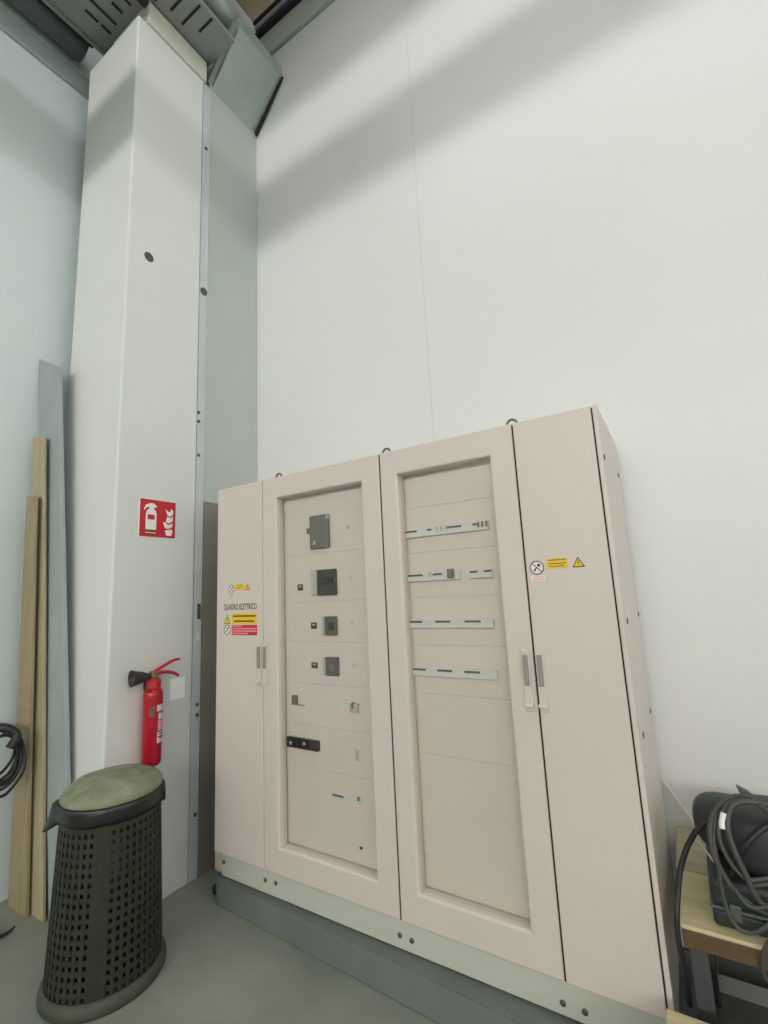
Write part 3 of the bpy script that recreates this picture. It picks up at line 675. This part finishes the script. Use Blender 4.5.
# rounded dark bag on the case
bgm = thing('tool_bag', (0.18, 2.06, ZT + 0.13), 'dark grey rounded tool bag on top of the flat case', 'bag')
def sell(cx, cy, cz, ax, ay, az, p=0.62, nu=28, nv=16, bot=None):
    bm = bmesh.new(); rings = []
    f = lambda v, q: math.copysign(abs(v) ** q, v)
    for j in range(nv + 1):
        ph = -math.pi / 2 + math.pi * j / nv; rg = []
        for i in range(nu):
            th = 2 * math.pi * i / nu
            rg.append(bm.verts.new((cx + ax * f(math.cos(ph), p) * f(math.cos(th), p), cy + ay * f(math.cos(ph), p) * f(math.sin(th), p), cz + az * f(math.sin(ph), p))))
        rings.append(rg)
    for a_, b_ in zip(rings, rings[1:]):
        for i in range(nu): bm.faces.new((a_[i], a_[(i + 1) % nu], b_[(i + 1) % nu], b_[i]))
    bmesh.ops.remove_doubles(bm, verts=bm.verts[:], dist=1e-4)
    return bm
put('bag_body', sell(0.205, 2.04, ZT + 0.232, 0.215, 0.13, 0.102), 'bag_dark', bgm, smooth=True)
put('side_pocket', sell(0.03, 2.13, ZT + 0.215, 0.10, 0.09, 0.085, 0.75), 'case_dark', bgm, smooth=True)
tb('bag_strap', 'cable_black', bgm, [(0.02, 1.93, ZT + 0.14), (0.06, 1.905, ZT + 0.24), (0.15, 1.93, ZT + 0.32), (0.28, 1.98, ZT + 0.34), (0.40, 2.03, ZT + 0.28)], 0.009)
# crumpled rag tip on the bag
bm = bmesh.new(); q = at(736, 786, 1, 2.26); r_ = at(756, 798, 1, 2.26)
prism(bm, [(q.x, 2.26, q.z), (q.x + 0.03, 2.26, q.z - 0.012), (r_.x, 2.26, r_.z), (r_.x + 0.03, 2.26, r_.z - 0.05), (r_.x + 0.06, 2.26, ZT), (q.x - 0.01, 2.26, ZT), (q.x + 0.02, 2.26, q.z - 0.06)], (0, 0.02, 0))
tag(put('cloth_rag', bm, 'rag_green', None), 'stiff grey green rag poking up behind the tool bag', 'rag')
# cable loops over bag and case
cg = thing('grey_cable', (0.05, 1.95, ZT), 'grey power cable looped over the tool bag and case', 'cable')
def P(px, py, y): return at(px, py, 1, y)
loops = [
    [P(768, 812, 1.90), P(752, 800, 1.93), P(735, 797, 1.95), P(720, 806, 1.93), P(711, 822, 1.89), P(712, 848, 1.87), P(722, 872, 1.865), P(735, 890, 1.865), P(752, 905, 1.87), P(775, 918, 1.88)],
    [P(772, 806, 1.93), P(750, 802, 1.915), P(737, 803, 1.91), P(729, 812, 1.89), P(728, 830, 1.87), P(735, 852, 1.86), P(746, 875, 1.855), P(757, 898, 1.86), P(775, 914, 1.87)],
    [P(745, 800, 1.935), P(730, 803, 1.92), P(722, 815, 1.89), P(719, 835, 1.87), P(726, 855, 1.86), P(738, 872, 1.86), P(750, 880, 1.865), P(770, 878, 1.88)],
    [P(716, 815, 1.90), P(714, 840, 1.875), P(718, 865, 1.865), P(722, 890, 1.86), P(728, 912, 1.855), P(738, 928, 1.852), P(752, 933, 1.85), P(764, 928, 1.848), P(776, 918, 1.85)],
    [P(735, 888, 1.862), P(745, 903, 1.858), P(757, 908, 1.856), P(772, 905, 1.86)],
    [P(752, 886, 1.865), P(768, 884, 1.865), P(790, 882, 1.87)]]
for k, pts in enumerate(loops): tb('cable_loop', 'cable_grey', cg, pts, 0.0085 if k < 2 else 0.0065, 8, 8)
tb('cable_drop', 'cable_grey', cg, [P(790, 930, 1.845), P(772, 940, 1.845), P(765, 950, 1.845), P(763, 962, 1.85), P(764, 975, 1.86), P(772, 985, 1.87)], 0.007, 8)
# taped band on the cable
tb('tape_band', 'sticker_white', cg, [P(724, 813, 1.885), P(722, 822, 1.875), P(722.5, 829, 1.868)], 0.0085, 8)
bc = thing('black_cable', (-0.13, 2.0, 0.3), 'black cable hanging down from the bench corner beside the cabinet', 'cable')
tb('cable_run', 'cable_black', bc, [P(706, 822, 1.985), P(703, 824, 1.985), P(699, 828, 1.985), P(694, 834, 1.985), P(686, 850, 1.98), P(680, 872, 1.92), P(677.5, 900, 1.87), P(677, 925, 1.85), P(680, 950, 1.858), P(686, 975, 1.90), P(690, 1005, 1.95)], 0.009, 8)
wp = thing('white_wire', (-0.07, 2.1, ZT), 'short pale wire end lying beside the tool case', 'wire')
tb('wire_run', 'cable_pale', wp, [P(698, 838, 2.1), P(703, 847, 2.06), P(709, 855, 2.03), P(714, 862, 2.0)], 0.004, 6)
